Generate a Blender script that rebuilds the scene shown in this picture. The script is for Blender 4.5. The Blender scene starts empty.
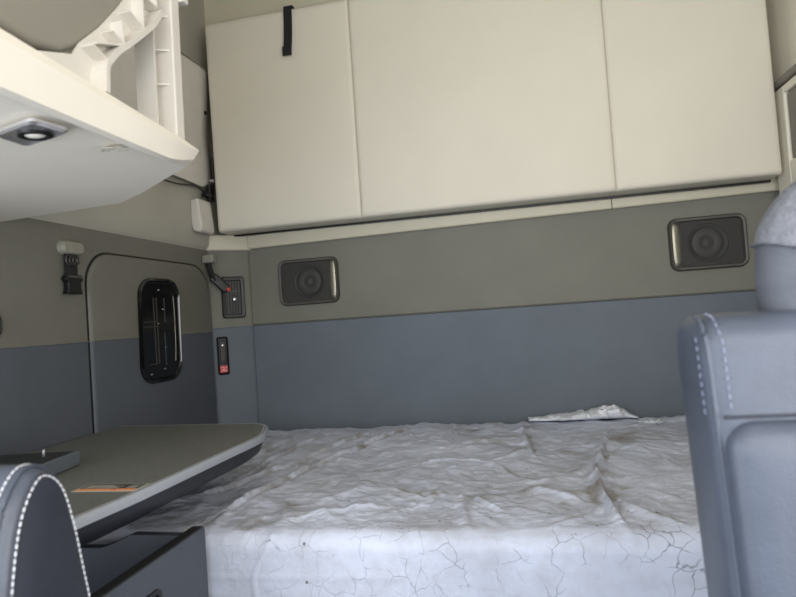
import bpy, bmesh, math, random
from mathutils import Vector, Matrix, noise
random.seed(7)
col = bpy.context.scene.collection
PI = math.pi

# ---------------------------------------------------------------- materials
def lin(c):
    return tuple((v/12.92 if v <= .04045 else ((v+.055)/1.055)**2.4) for v in (x/255 for x in c))+(1,)
class NT:
    def __init__(s, name):
        s.m = bpy.data.materials.new(name); s.m.use_nodes = True
        s.n = s.m.node_tree.nodes; s.l = s.m.node_tree.links
        s.b = s.n['Principled BSDF']; s.co = s.n.new('ShaderNodeTexCoord').outputs['Object']
    def new(s, t, **k):
        x = s.n.new(t)
        for a, b in k.items():
            if a.startswith('i_'): x.inputs[a[2:].replace('_', ' ')].default_value = b
            else: setattr(x, a, b)
        return x
    def noise(s, scale, detail=4, vec=None, rough=.6, stretch=None):
        v = vec or s.co
        if stretch:
            mp = s.new('ShaderNodeMapping'); mp.inputs['Scale'].default_value = stretch
            s.l.new(v, mp.inputs[0]); v = mp.outputs[0]
        x = s.new('ShaderNodeTexNoise'); x.inputs['Scale'].default_value = scale
        x.inputs['Detail'].default_value = detail; x.inputs['Roughness'].default_value = rough
        s.l.new(v, x.inputs['Vector']); return x.outputs['Fac']
    def ramp(s, fac, stops):
        r = s.new('ShaderNodeValToRGB'); e = r.color_ramp.elements
        e[0].position, e[0].color = stops[0]; e[1].position, e[1].color = stops[-1]
        for p, c in stops[1:-1]:
            q = e.new(p); q.color = c
        s.l.new(fac, r.inputs[0]); return r.outputs[0]
    def math(s, op, a, b=None, clamp=False):
        x = s.new('ShaderNodeMath', operation=op, use_clamp=clamp)
        for i, v in enumerate((a, b)):
            if v is None: continue
            if isinstance(v, (int, float)): x.inputs[i].default_value = v
            else: s.l.new(v, x.inputs[i])
        return x.outputs[0]
    def mix(s, fac, a, b, mode='MIX'):
        x = s.new('ShaderNodeMix', data_type='RGBA', blend_type=mode)
        for i, v in ((0, fac), (6, a), (7, b)):
            if isinstance(v, (int, float, tuple)): x.inputs[i].default_value = v
            else: s.l.new(v, x.inputs[i])
        return x.outputs[2]
    def col(s, v):
        if isinstance(v, tuple): s.b.inputs['Base Color'].default_value = v
        else: s.l.new(v, s.b.inputs['Base Color'])
    def bump(s, h, strength, dist):
        x = s.new('ShaderNodeBump'); x.inputs['Strength'].default_value = strength
        x.inputs['Distance'].default_value = dist
        s.l.new(h, x.inputs['Height']); s.l.new(x.outputs[0], s.b.inputs['Normal'])
    def set(s, rough, metal=0, spec=.5, coat=0):
        s.b.inputs['Roughness'].default_value = rough; s.b.inputs['Metallic'].default_value = metal
        s.b.inputs['Specular IOR Level'].default_value = spec; s.b.inputs['Coat Weight'].default_value = coat
        return s.m

def plain(name, c, rough=.5, metal=0, spec=.5, var=.06, scale=40, bump=0, bdist=.001, bscale=None, coat=0):
    t = NT(name); c = lin(c)
    n = t.noise(scale, 3)
    d = tuple(x*(1-var) for x in c[:3])+(1,); e = tuple(min(1, x*(1+var)) for x in c[:3])+(1,)
    t.col(t.ramp(n, [(.3, d), (.7, e)]))
    if bump: t.bump(t.noise(bscale or scale*8, 3), bump, bdist)
    return t.set(rough, metal, spec, coat)

def twotone(name, up, low, z, wear=.09):
    """padded vinyl trim: taupe cloth above the seam, blue grey cloth below it"""
    t = NT(name)
    g = t.new('ShaderNodeNewGeometry').outputs['Position']
    sp = t.new('ShaderNodeSeparateXYZ'); t.l.new(g, sp.inputs[0])
    f = t.math('GREATER_THAN', sp.outputs[2], z)
    c = t.mix(f, lin(low), lin(up))
    n = t.ramp(t.noise(5, 4, g), [(.3, (1-wear,)*3+(1,)), (.7, (1+wear*.4,)*3+(1,))])
    c = t.mix(1.0, c, n, 'MULTIPLY')
    m = t.ramp(t.noise(420, 2, g), [(.3, (.86, .86, .86, 1)), (.7, (1.1, 1.1, 1.1, 1))])
    t.col(t.mix(1.0, c, m, 'MULTIPLY'))
    t.bump(t.noise(600, 2, g), .25, .0006)
    return t.set(.62, 0, .35)

M = {}
M['wall'] = twotone('two_tone_vinyl', (116, 115, 105), (98, 105, 113), 1.2035)
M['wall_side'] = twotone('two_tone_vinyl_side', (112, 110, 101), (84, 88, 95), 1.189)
M['beige'] = plain('beige_vinyl', (213, 206, 190), .55, var=.025, scale=3, bump=.15, bdist=.0005, bscale=500, spec=.35)
M['trim'] = plain('beige_plastic_trim', (196, 189, 168), .5, var=.03, scale=6)
M['upper'] = plain('stone_headliner', (170, 166, 153), .7, var=.04, scale=5, bump=.2, bdist=.0006, bscale=500)
M['cream'] = plain('cream_side_panel', (236, 230, 213), .5, var=.02, scale=5)
M['flap'] = plain('pale_vinyl_flap', (204, 200, 190), .55, var=.04, scale=12, bump=.3, bdist=.002, bscale=18)
M['shelf'] = plain('pale_shelf_plastic', (234, 226, 212), .45, var=.025, scale=7)
M['white'] = plain('white_plastic', (206, 200, 190), .45, var=.02, scale=9)
M['bin'] = plain('grey_beige_plastic', (132, 127, 116), .55, var=.04, scale=6, bump=.2, bdist=.0005, bscale=300)
M['black'] = plain('black_plastic', (13, 13, 14), .4, var=.2, scale=30)
M['gloss'] = plain('glossy_black', (9, 9, 11), .12, var=.1, scale=12, spec=.5)
M['bezel'] = plain('dark_bezel_plastic', (70, 66, 60), .42, var=.08, scale=30)
M['slat'] = plain('charcoal_slat', (30, 29, 29), .45)
M['satin'] = plain('satin_taupe_plastic', (150, 145, 128), .3, .35, var=.04, scale=20)
M['clip'] = plain('grey_clip_plastic', (138, 136, 124), .45, var=.04, scale=30)
M['web'] = plain('black_webbing', (22, 22, 24), .8, var=.3, scale=200, bump=.5, bdist=.001, bscale=500)
M['red'] = plain('red_plastic', (190, 40, 38), .45)
M['decalred'] = plain('red_decal', (205, 60, 62), .5)
M['decalwhite'] = plain('white_decal', (230, 220, 215), .5)
M['orange'] = plain('orange_decal', (214, 140, 92), .5)
M['decaldark'] = plain('dark_decal_print', (48, 46, 42), .5)
M['decalgrey'] = plain('pale_decal_border', (170, 168, 155), .5)
M['chrome'] = plain('chrome', (225, 222, 222), .24, .85, var=.03)
M['lens'] = plain('frosted_lens', (240, 232, 220), .25, var=.03)
M['metal'] = plain('bright_metal', (200, 200, 205), .25, .9)
M['greyplastic'] = plain('slate_plastic', (84, 89, 99), .5, var=.06, scale=12, bump=.2, bdist=.0004, bscale=400)
M['binplastic'] = plain('dark_slate_plastic', (74, 79, 88), .55, var=.08, scale=10, bump=.2, bdist=.0004, bscale=300)
M['tray'] = plain('dark_tray_plastic', (30, 31, 33), .6, var=.1)
M['lip'] = plain('grey_tray_lip', (92, 97, 104), .5)
M['deskedge'] = plain('light_desk_edging', (156, 160, 168), .4, var=.03)
M['deskbody'] = plain('navy_black_plastic', (34, 36, 44), .5, var=.1)
M['fleece'] = plain('grey_fleece', (132, 133, 140), .95, var=.25, scale=300, bump=1, bdist=.003, bscale=600, spec=.1)
M['headcloth'] = plain('grey_headrest_cloth', (92, 94, 102), .85, var=.1, scale=60, bump=.5, bdist=.001, bscale=500, spec=.2)
M['floorm'] = plain('dark_floor_mat', (50, 50, 52), .8, var=.2)
M['thread'] = plain('white_thread', (222, 222, 226), .7)
M['thread2'] = plain('grey_thread', (118, 122, 142), .7)

def leather(name, c, rough):
    t = NT(name); c = lin(c)
    t.col(t.ramp(t.noise(14, 4), [(.3, tuple(x*.85 for x in c[:3])+(1,)), (.7, tuple(x*1.12 for x in c[:3])+(1,))]))
    v = t.new('ShaderNodeTexVoronoi'); v.inputs['Scale'].default_value = 520; t.l.new(t.co, v.inputs[0])
    h = t.math('ADD', v.outputs[0], t.math('MULTIPLY', t.noise(35, 4), 1.2))
    t.bump(h, .35, .0009); return t.set(rough, 0, .5)
M['leather'] = leather('slate_leather', (74, 80, 93), .42)
M['leather_black'] = leather('black_leather', (68, 73, 85), .34)
M['suede'] = leather('dark_side_vinyl', (40, 43, 54), .6)

def mat_desk():
    t = NT('olive_grey_laminate'); c = lin((102, 102, 97))
    n = t.noise(260, 2, stretch=(1, .25, 1))
    t.col(t.ramp(n, [(.3, tuple(x*.8 for x in c[:3])+(1,)), (.7, tuple(x*1.15 for x in c[:3])+(1,))]))
    t.bump(t.noise(300, 2), .15, .0004); return t.set(.48, 0, .4)
M['desk'] = mat_desk()

def mat_grille():
    t = NT('speaker_grille'); v = t.new('ShaderNodeTexVoronoi', voronoi_dimensions='3D')
    v.inputs['Scale'].default_value = 420; v.inputs['Randomness'].default_value = .1
    t.l.new(t.co, v.inputs[0])
    t.col(t.ramp(v.outputs[0], [(.2, lin((20, 20, 20))), (.5, lin((62, 60, 57)))])); t.bump(v.outputs[0], .4, .001)
    return t.set(.6, 0, .3)
M['grille'] = mat_grille()
M['cone'] = plain('dark_cone', (50, 48, 46), .6)
M['cone_ring'] = plain('darker_cone_ring', (34, 33, 31), .6)

def mat_cover():
    """thin white mattress cover, dusty along its old folds, with hairline cracks of dirt on the front"""
    t = NT('white_mattress_cover')
    g = t.new('ShaderNodeNewGeometry').outputs['Position']
    sp = t.new('ShaderNodeSeparateXYZ'); t.l.new(g, sp.inputs[0])
    base = t.ramp(t.noise(3, 5, g), [(.3, lin((196, 201, 217))), (.7, lin((216, 221, 238)))])
    at = t.new('ShaderNodeAttribute', attribute_name='dirt')
    dn = t.ramp(t.noise(11, 5, g), [(.42, (0, 0, 0, 1)), (.66, (1, 1, 1, 1))])
    c = t.mix(t.math('MULTIPLY', at.outputs['Fac'], dn), base, lin((128, 118, 104)))
    # grey brown smears
    sm = t.ramp(t.noise(4.2, 6, g, .7, (1, 2.2, 1)), [(.46, (0, 0, 0, 1)), (.68, (.6, .6, .6, 1))])
    c = t.mix(sm, c, lin((166, 164, 168)))
    # hairline cracks, stronger on the front roll
    nz = t.new('ShaderNodeTexNoise'); nz.inputs['Scale'].default_value = 9; nz.inputs['Detail'].default_value = 4
    t.l.new(g, nz.inputs['Vector'])
    w = t.mix(.09, g, nz.outputs['Color'], 'ADD')
    v = t.new('ShaderNodeTexVoronoi', feature='DISTANCE_TO_EDGE'); v.inputs['Scale'].default_value = 24
    t.l.new(w, v.inputs[0])
    line = t.ramp(v.outputs['Distance'], [(.0, (1, 1, 1, 1)), (.026, (0, 0, 0, 1))])
    mask = t.ramp(t.noise(11, 4, g), [(.47, (0, 0, 0, 1)), (.57, (1, 1, 1, 1))])
    fr = t.math('MULTIPLY', t.math('LESS_THAN', sp.outputs[1], 1.19), .8)
    fr = t.math('ADD', fr, .0)
    rt = t.new('ShaderNodeMapRange'); rt.inputs[1].default_value = -.75; rt.inputs[2].default_value = 0
    rt.inputs[3].default_value = .25
    t.l.new(sp.outputs[0], rt.inputs[0])
    k = t.math('MULTIPLY', t.math('MULTIPLY', t.math('MULTIPLY', line, mask), fr), rt.outputs[0])
    c = t.mix(k, c, lin((92, 96, 112)))
    # specks of dirt
    v2 = t.new('ShaderNodeTexVoronoi'); v2.inputs['Scale'].default_value = 30; t.l.new(g, v2.inputs[0])
    s1 = t.math('LESS_THAN', v2.outputs['Distance'], .10)
    s2 = t.ramp(t.noise(5.3, 2, g), [(.58, (0, 0, 0, 1)), (.6, (1, 1, 1, 1))])
    c = t.mix(t.math('MULTIPLY', t.math('MULTIPLY', s1, s2), .8), c, lin((90, 88, 90)))
    t.col(c)
    h = t.math('ADD', t.noise(38, 5, g, .65, (1, 2.4, 1)), t.math('MULTIPLY', t.noise(130, 3, g), .3))
    vb = t.new('ShaderNodeTexVoronoi', feature='DISTANCE_TO_EDGE'); vb.inputs['Scale'].default_value = 34; t.l.new(w, vb.inputs[0])
    h = t.math('ADD', h, t.math('MULTIPLY', t.math('MINIMUM', vb.outputs['Distance'], .25), 1.0))
    h = t.math('MULTIPLY', h, t.math('ADD', t.math('MULTIPLY', t.math('GREATER_THAN', sp.outputs[1], 1.17), .7), .3))
    t.bump(h, .6, .006)
    return t.set(.5, 0, .35)
M['cover'] = mat_cover()
M['crumple'] = plain('crumpled_white_sheet', (222, 224, 230), .5, var=.1, scale=30, bump=.8, bdist=.008, bscale=70)
M['smudge'] = plain('tan_smudge', (208, 200, 184), .5)

# ---------------------------------------------------------------- mesh helpers
FR = {}
def link(name, bm, m, parent=None, smooth=35, bevel=0, seg=3, label=None, mods=()):
    bmesh.ops.recalc_face_normals(bm, faces=bm.faces[:])
    vs = [v.co.copy() for v in bm.verts]
    lo = Vector([min(v[i] for v in vs) for i in range(3)]); hi = Vector([max(v[i] for v in vs) for i in range(3)])
    c = (lo+hi)/2
    if parent is None: c.z = lo.z
    for v in bm.verts: v.co -= c
    me = bpy.data.meshes.new(name); bm.to_mesh(me); bm.free()
    o = bpy.data.objects.new(name, me); col.objects.link(o)
    if m: me.materials.append(m)
    off = FR.get(parent.name, Vector((0, 0, 0))) if parent else Vector((0, 0, 0))
    o.location = c-off; FR[o.name] = c
    if parent: o.parent = parent
    for p in me.polygons: p.use_smooth = True
    if bevel:
        b = o.modifiers.new('bevel', 'BEVEL'); b.width = bevel; b.segments = seg; b.limit_method = 'ANGLE'
        b.angle_limit = math.radians(30); b.harden_normals = False
        w = o.modifiers.new('wn', 'WEIGHTED_NORMAL'); w.keep_sharp = True
    else:
        me.set_sharp_from_angle(angle=math.radians(smooth))
    if label: o['label'] = label
    return o
def tag(o, label, cat, group=None):
    o['label'] = label; o['category'] = cat
    if group: o['group'] = group
    return o
def struct(o): o['kind'] = 'structure'; return o
def thing(name, label, cat, loc, group=None, rz=None):
    """Empty at the base; rz=None: parts are given in room coordinates, else in the thing's own frame"""
    o = bpy.data.objects.new(name, None); col.objects.link(o); o.location = loc
    if rz is None: FR[o.name] = Vector(loc)
    else: o.rotation_euler = (0, 0, rz); FR[o.name] = Vector((0, 0, 0))
    o.empty_display_size = .05
    return tag(o, label, cat, group) if label else o

def bbox(bm, x0, x1, y0, y1, z0, z1):
    vs = [bm.verts.new((x, y, z)) for x in (x0, x1) for y in (y0, y1) for z in (z0, z1)]
    for f in ((0, 1, 3, 2), (4, 6, 7, 5), (0, 4, 5, 1), (2, 3, 7, 6), (0, 2, 6, 4), (1, 5, 7, 3)):
        bm.faces.new([vs[i] for i in f])
def box(name, x0, x1, y0, y1, z0, z1, m, parent=None, bevel=0, **k):
    bm = bmesh.new(); bbox(bm, x0, x1, y0, y1, z0, z1); return link(name, bm, m, parent, bevel=bevel, **k)
def boxes(name, L, m, parent=None, bevel=0, **k):
    bm = bmesh.new()
    for b in L: bbox(bm, *b)
    return link(name, bm, m, parent, bevel=bevel, **k)
def ax3(axis, a, b, c):
    # 2-D point (a,b) and extrusion coordinate c for an axis
    return {'x': (c, a, b), 'y': (a, c, b), 'z': (a, b, c)}[axis]
def loft(bm, loops, cap=True, close=False):
    R = [[bm.verts.new(p) for p in l] for l in loops]; n = len(R[0])
    for a, b in zip(R, R[1:]):
        for i in range(n): bm.faces.new((a[i], a[(i+1) % n], b[(i+1) % n], b[i]))
    if close:
        a, b = R[-1], R[0]
        for i in range(n): bm.faces.new((a[i], a[(i+1) % n], b[(i+1) % n], b[i]))
    elif cap:
        bm.faces.new(R[0]); bm.faces.new(R[-1])
    return R
def prism(name, pts, axis, c0, c1, m, parent=None, bevel=0, **k):
    bm = bmesh.new(); loft(bm, [[ax3(axis, a, b, c0) for a, b in pts], [ax3(axis, a, b, c1) for a, b in pts]])
    return link(name, bm, m, parent, bevel=bevel, **k)
def rr(cx, cy, w, h, r, n=6, lean=0):
    P = []
    for sx, sy, a0 in ((1, 1, 0), (-1, 1, 90), (-1, -1, 180), (1, -1, 270)):
        for i in range(n+1):
            a = math.radians(a0+90*i/n)
            x = cx+sx*(w/2-r)+r*math.cos(a); y = cy+sy*(h/2-r)+r*math.sin(a)
            P.append((x+lean*(y-cy), y))
    return P
def ringloft(name, sections, axis, m, parent=None, cap_last=False, **k):
    """sections: list of (2-D loop, coordinate) lofted one after the other"""
    bm = bmesh.new(); R = loft(bm, [[ax3(axis, a, b, c) for a, b in L] for L, c in sections], cap=False)
    if cap_last: bm.faces.new(R[-1])
    return link(name, bm, m, parent, **k)
def tube_bm(bm, pts, r, n=8, flat=1.0):
    pts = [Vector(p) for p in pts]; rings = []
    for i, p in enumerate(pts):
        d = (pts[min(i+1, len(pts)-1)]-pts[max(i-1, 0)]).normalized()
        up = Vector((0, 0, 1)) if abs(d.z) < .9 else Vector((0, 1, 0))
        s = d.cross(up).normalized(); t = s.cross(d)
        rings.append([p+(s*math.cos(2*PI*j/n)*r+t*math.sin(2*PI*j/n)*r*flat) for j in range(n)])
    loft(bm, rings)
def tube(name, pts, r, m, parent=None, n=8, **k):
    bm = bmesh.new(); tube_bm(bm, pts, r, n); return link(name, bm, m, parent, **k)
def lathe(name, prof, c, axis, m, parent=None, n=40, sx=1, sy=1, ring=False, **k):
    bm = bmesh.new(); L = []
    for r, h in prof:
        L.append([ax3(axis, c[0]+r*sx*math.cos(2*PI*i/n), c[1]+r*sy*math.sin(2*PI*i/n), c[2]+h) for i in range(n)])
    loft(bm, L, close=ring); return link(name, bm, m, parent, **k)
def stitches(name, path, m, parent, step=.009, length=.006, r=.0011, **k):
    """short thread dashes along a polyline"""
    path = [Vector(p) for p in path]; bm = bmesh.new(); acc = 0; cur = path[0]
    S = [0]
    for a, b in zip(path, path[1:]): S.append(S[-1]+(b-a).length)
    def at(s):
        s = max(0, min(S[-1]-1e-6, s))
        for i in range(len(S)-1):
            if s <= S[i+1]: return path[i].lerp(path[i+1], (s-S[i])/max(1e-9, S[i+1]-S[i]))
        return path[-1]
    s = 0
    while s+length < S[-1]:
        tube_bm(bm, [at(s), at(s+length/2), at(s+length)], r, 6); s += step
    return link(name, bm, m, parent, **k)
def smooth_path(P, k=8):
    P = [Vector(p) for p in P]; Q = []
    for i in range(len(P)-1):
        p0, p1, p2, p3 = P[max(i-1, 0)], P[i], P[i+1], P[min(i+2, len(P)-1)]
        for j in range(k):
            t = j/k
            Q.append(.5*((2*p1)+(p2-p0)*t+(2*p0-5*p1+4*p2-p3)*t*t+(3*p1-p0-3*p2+p3)*t**3))
    Q.append(P[-1]); return Q

# ================================================================= the cab shell
struct(box('floor', -1.3, 1.03, -1.3, 2.4, -.05, 0, M['floorm']))
struct(box('ceiling', -1.3, 1.03, -1.0, 2.4, 2.62, 2.67, M['upper']))
# back wall: substrate + two padded panels meeting at the seam
wb = struct(box('wall_back', -1.3, 1.03, 2.30, 2.36, 0, 2.62, M['trim']))
def pad(name, x0, x1, z0, z1, y0, y1, m, parent, r=.006):
    return box(name, x0, x1, y0, y1, z0, z1, m, parent, bevel=r, seg=4)
pad('upper_pad', -1.073, .93, 1.2035, 1.56, 2.288, 2.302, M['wall'], wb)
pad('lower_pad', -1.073, .93, .5, 1.2030, 2.288, 2.302, M['wall'], wb)
stitches('seam_stitching', [(-1.07, 2.2875, 1.2085), (.93, 2.2875, 1.2085)], M['bezel'], wb, .012, .008, .0008)
# left wall
wl = struct(boxes('wall_left', [(-1.26, -1.2, .55, 2.4, 0, 1.56), (-1.26, -1.2, -1.2, .55, 0, .35)], M['wall_side']))
tube('seam_welt', [(-1.2, .56, 1.189), (-1.2, 1.49, 1.189)], .0022, M['wall_side'], wl)
wlu = struct(prism('trim_1', [(-1.26, 1.515), (-1.2, 1.515), (-1.188, 1.53), (-1.182, 1.60), (-1.187, 1.8), (-1.21, 2.62), (-1.26, 2.62)], 'y', -.2, 2.30, M['upper'], smooth=50))
# right wall
wr = struct(boxes('wall_right', [(.93, 1.0, .55, 2.3, 0, 1.56), (.93, 1.0, -1.2, .55, 0, .35)], M['wall_side']))
wru = struct(box('trim_2', .925, 1.0, -.2, 2.30, 1.56, 2.62, M['cream']))
struct(box('wall_front', -1.26, 1.0, -1.25, -1.2, 0, 1.0, M['greyplastic']))

# corner pillar, chamfer between left and back wall
A = math.atan2(.1, .125)
pil = struct(prism('trim_3', [(-1.2, 2.19), (-1.196, 2.192), (-1.078, 2.286), (-1.073, 2.292), (-1.073, 2.31), (-1.2, 2.31)], 'z', .2, 1.535, M['wall'], smooth=25))
tube('seam_welt', [(-1.196, 2.1925, 1.2), (-1.078, 2.286, 1.2035)], .002, M['wall'], pil)
tube('edge_piping', [(-1.2, 2.188, .2), (-1.2, 2.188, 1.50)], .004, M['wall'], pil)
tube('edge_piping', [(-1.0745, 2.2885, .2), (-1.0745, 2.2885, 1.52)], .0028, M['wall'], pil)
prism('cap', [(-1.205, 2.17), (-1.19, 2.178), (-1.066, 2.276), (-1.055, 2.29), (-1.055, 2.31), (-1.205, 2.31)], 'z', 1.512, 1.578, M['trim'], pil, bevel=.012)

# ledge strip under the folded bunk
def ledge(x0, x1):
    bm = bmesh.new(); L = []
    for x in (x0, x1):
        dz = .0125*(x+1.07)
        L.append([(x, y, z+dz) for y, z in ((2.31, 1.517), (2.272, 1.517), (2.268, 1.522), (2.268, 1.560), (2.262, 1.575), (2.262, 1.60), (2.31, 1.60))])
    loft(bm, L); return bm
lg = struct(link('trim_4', ledge(-1.062, .3585), M['trim'], smooth=25, bevel=.002))
link('ledge_end_section', ledge(.3605, .925), M['trim'], lg, bevel=.002)

# ---- side door panel in the left wall, rounded top corners, dark groove round it
def doorloop(g, x):
    P = []
    y0, y1, z0, z1, r = 1.492-g, 2.176+g, .60, 1.447+g, .10
    P += [(x, y0, z0), (x, y0, z1-r)]
    for i in range(1, 9):
        a = PI-PI/2*i/8; P.append((x, y0+r+r*math.cos(a), z1-r+r*math.sin(a)))
    r2 = .12
    for i in range(0, 9):
        a = PI/2-PI/2*i/8; P.append((x, y1-r2+r2*math.cos(a), z1-r2+r2*math.sin(a)))
    P += [(x, y1, z0)]
    return P
bm = bmesh.new(); loft(bm, [doorloop(.0, -1.205), doorloop(.0, -1.196), doorloop(-.004, -1.192), doorloop(-.012, -1.1905)])
door = struct(link('door_1', bm, M['wall_side'], smooth=60))
bm = bmesh.new(); loft(bm, [doorloop(.0055, -1.205), doorloop(.0055, -1.1985)])
link('seal', bm, M['black'], door)
tube('seam_welt', [(-1.1905, 1.505, 1.189), (-1.1905, 1.718, 1.189)], .002, M['wall_side'], door)
tube('seam_welt', [(-1.1905, 1.955, 1.189), (-1.1905, 2.165, 1.189)], .002, M['wall_side'], door)

# ---- dark rounded window in that panel: bezel, deep recess, pane, thin inner bars
win = struct(ringloft('window_1', [(rr(1.822, 1.210, .232, .345, .062, 8, .03), -1.192), (rr(1.822, 1.210, .236, .349, .064, 8, .03), -1.184),
     (rr(1.822, 1.210, .218, .331, .056, 8, .03), -1.180), (rr(1.822, 1.210, .208, .320, .05, 8, .03), -1.187),
     (rr(1.822, 1.210, .200, .312, .046, 8, .03), -1.1895)], 'x', M['gloss']))
prism('pane', rr(1.822, 1.210, .204, .316, .048, 8, .03), 'x', -1.1905, -1.1885, M['gloss'], win)
B = []
for y, z0, z1 in ((1.789, 1.10, 1.318), (1.805, 1.10, 1.318), (1.850, 1.235, 1.318), (1.844, 1.09, 1.20)):
    B.append(link('bar', (lambda b: (bbox(b, -1.1885, -1.1865, y-.0014, y+.0014, z0, z1), b)[1])(bmesh.new()), M['bezel'], win))
for z in (1.238, 1.222, 1.098):
    box('bar', -1.1885, -1.1865, 1.735 if z > 1.2 else 1.75, 1.80, z-.001, z+.001, M['bezel'], win)
for y, z in ((1.822, 1.345), (1.843, 1.28), (1.812, 1.231), (1.846, 1.15), (1.834, 1.078), (1.758, 1.066)):
    box('pane_glint', -1.1885, -1.1855, y-.005, y+.005, z-.002, z+.002, M['metal'], win, bevel=.001)  # small bright metal dabs stand in for reflections on the glossy pane
tube('edge_highlight', smooth_path([(-1.1870, 1.905, 1.325), (-1.1870, 1.908, 1.27), (-1.1870, 1.906, 1.16), (-1.1870, 1.900, 1.10)]), .0012, M['satin'], win)  # pale line modelled in place of the highlight along the inner right edge

# ================================================================= folded upper bunk
bunk = thing('folded_bunk', 'large beige padded upper bunk folded up flat against the back wall', 'bunk', (-.128, 2.2, 1.585))
box('gap_shadow_strip', -1.128, .876, 2.244, 2.259, 1.569, 1.5755, M['black'], bunk, label='dark strip standing in for the shadow gap under the board')  # black strip added to draw the dark shadow gap below the bunk
box('bunk_board', -1.128, .873, 2.215, 2.258, 1.576, 2.405, M['trim'], bunk, bevel=.004)
def cushion(x0t, x1t, x0b, x1b, m):
    # padded section, slightly domed, edges rolled
    bm = bmesh.new(); nx, nz = 26, 26; zb, zt = 1.577, 2.412; r = .016; rs_ = .007
    G = []
    for j in range(nz+1):
        v = j/nz; row = []
        for i in range(nx+1):
            u = i/nx
            # pack samples near the edges
            uu = .5-.5*math.cos(PI*u); vv = .5-.5*math.cos(PI*v)
            xa = x0b+(x0t-x0b)*vv; xb = x1b+(x1t-x1b)*vv
            x = xa+(xb-xa)*uu; z = zb+(zt-zb)*vv
            d = min(x-xa, xb-x); dz = min(z-zb, zt-z)
            def roll(q): return 0 if q >= r else r-math.sqrt(max(0, r*r-(r-q)**2))
            k = max(0, 1-d/rs_); y = 2.150+min(r, .006*k*k+roll(dz)) - .0015*math.sin(PI*u)**.5*math.sin(PI*v)**.5
            y += .0012*noise.noise(Vector((x*4, 3, z*4)))
            row.append(bm.verts.new((x, y, z)))
        G.append(row)
    for a, b in zip(G, G[1:]):
        for i in range(nx): bm.faces.new((a[i], a[i+1], b[i+1], b[i]))
    # sides back to the board
    edge = G[0][:]+[G[j][nx] for j in range(1, nz+1)]+G[nz][:-1][::-1]+[G[j][0] for j in range(nz-1, 0, -1)]
    back = [bm.verts.new((v.co.x, 2.214, v.co.z)) for v in edge]
    n = len(edge)
    for i in range(n): bm.faces.new((edge[i], edge[(i+1) % n], back[(i+1) % n], back[i]))
    bm.faces.new(back)
    return link('cushion_section', bm, m, bunk, smooth=60)
cushion(-1.135, -.5455, -1.129, -.5475, M['beige'])
cushion(-.5448, .3597, -.5468, .3597, M['beige'])
cushion(.3604, .872, .3604, .877, M['beige'])
# black pull strap hanging over the top edge, folded end
bm = bmesh.new()
P = smooth_path([(-.779, 2.185, 2.416), (-.779, 2.155, 2.418), (-.779, 2.139, 2.408), (-.780, 2.137, 2.36), (-.783, 2.136, 2.30), (-.788, 2.135, 2.245), (-.789, 2.134, 2.222)], 5)
loops = []
for i, p in enumerate(P):
    d = (P[min(i+1, len(P)-1)]-P[max(0, i-1)]).normalized(); nrm = Vector((1, 0, 0)).cross(d).normalized()
    w = .0165
    loops.append([p+Vector((-w, 0, 0))+nrm*.0015, p+Vector((w, 0, 0))+nrm*.0015, p+Vector((w, 0, 0))-nrm*.0015, p+Vector((-w, 0, 0))-nrm*.0015])
loft(bm, loops)
st = link('pull_strap', bm, M['web'], bunk, label='black webbing pull strap')
box('folded_end', -.8075, -.7715, 2.1285, 2.136, 2.222, 2.256, M['web'], st, bevel=.002)

# hinge cover, latch and cable at the bunk's lower left corner
hc = tag(prism('hinge_cover', [(-1.185, 1.695), (-1.152, 1.70), (-1.14, 1.585), (-1.148, 1.568), (-1.178, 1.575), (-1.185, 1.60)], 'y', 2.05, 2.15, M['white'], bevel=.008),
         'small white plastic hinge cover at the lower left corner of the folded bunk', 'cover')
lt = thing('bunk_latch', 'black metal latch above the white hinge cover beside the folded bunk', 'latch', (-1.155, 2.15, 1.69))
box('latch_body', -1.158, -1.142, 2.13, 2.165, 1.70, 1.765, M['black'], lt, bevel=.003)
tube('latch_strut_gap_shadow', [(-1.146, 2.165, 1.74), (-1.143, 2.17, 1.86), (-1.143, 2.17, 1.88)], .004, M['black'], lt)  # black strut, partly standing in for the shadow gap beside the bunk
box('latch_hook', -1.162, -1.138, 2.10, 2.15, 1.712, 1.728, M['black'], lt, bevel=.003)
lathe('latch_pin', [(0, -.004), (.007, -.004), (.007, .01), (0, .01)], (2.145, 1.78, -1.142), 'x', M['metal'], lt, n=16)
cb = tag(tube('black_cable', smooth_path([(-1.181, 1.60, 1.725), (-1.172, 1.75, 1.728), (-1.165, 1.93, 1.730), (-1.16, 2.06, 1.745), (-1.158, 2.135, 1.722)]), .003, M['black']),
         'thin black cable running along the left wall to the bunk latch', 'cable')
# vinyl flap
bm = bmesh.new()
F = []
edge = [(2.215, 2.235), (2.205, 2.17), (2.19, 2.06), (2.185, 1.98), (2.20, 1.88), (2.205, 1.80), (2.19, 1.77), (2.12, 1.755)]
edge = [(p.x, p.y) for p in smooth_path([(a, b, 0) for a, b in edge], 4)]
n = len(edge)
for j, (y, z) in enumerate(edge):
    row = []
    for i in range(13):
        u = i/12; yy = 1.55+(y-1.55)*u
        zz = z+(1-u)*(.04*(z-1.9))
        row.append(Vector((-1.160+.006*math.sin(u*7+z*9)-.004*u, yy, zz)))
    F.append(row)
G = [[bm.verts.new(p) for p in r] for r in F]
for a, b in zip(G, G[1:]):
    for i in range(12): bm.faces.new((a[i], a[i+1], b[i+1], b[i]))
flap = link('vinyl_flap', bm, M['flap'], None, smooth=70)
s_ = flap.modifiers.new('thick', 'SOLIDIFY'); s_.thickness = .004; s_.offset = 0
tag(flap, 'loose grey beige vinyl flap on the upper left wall beside the folded bunk', 'flap')
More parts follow.
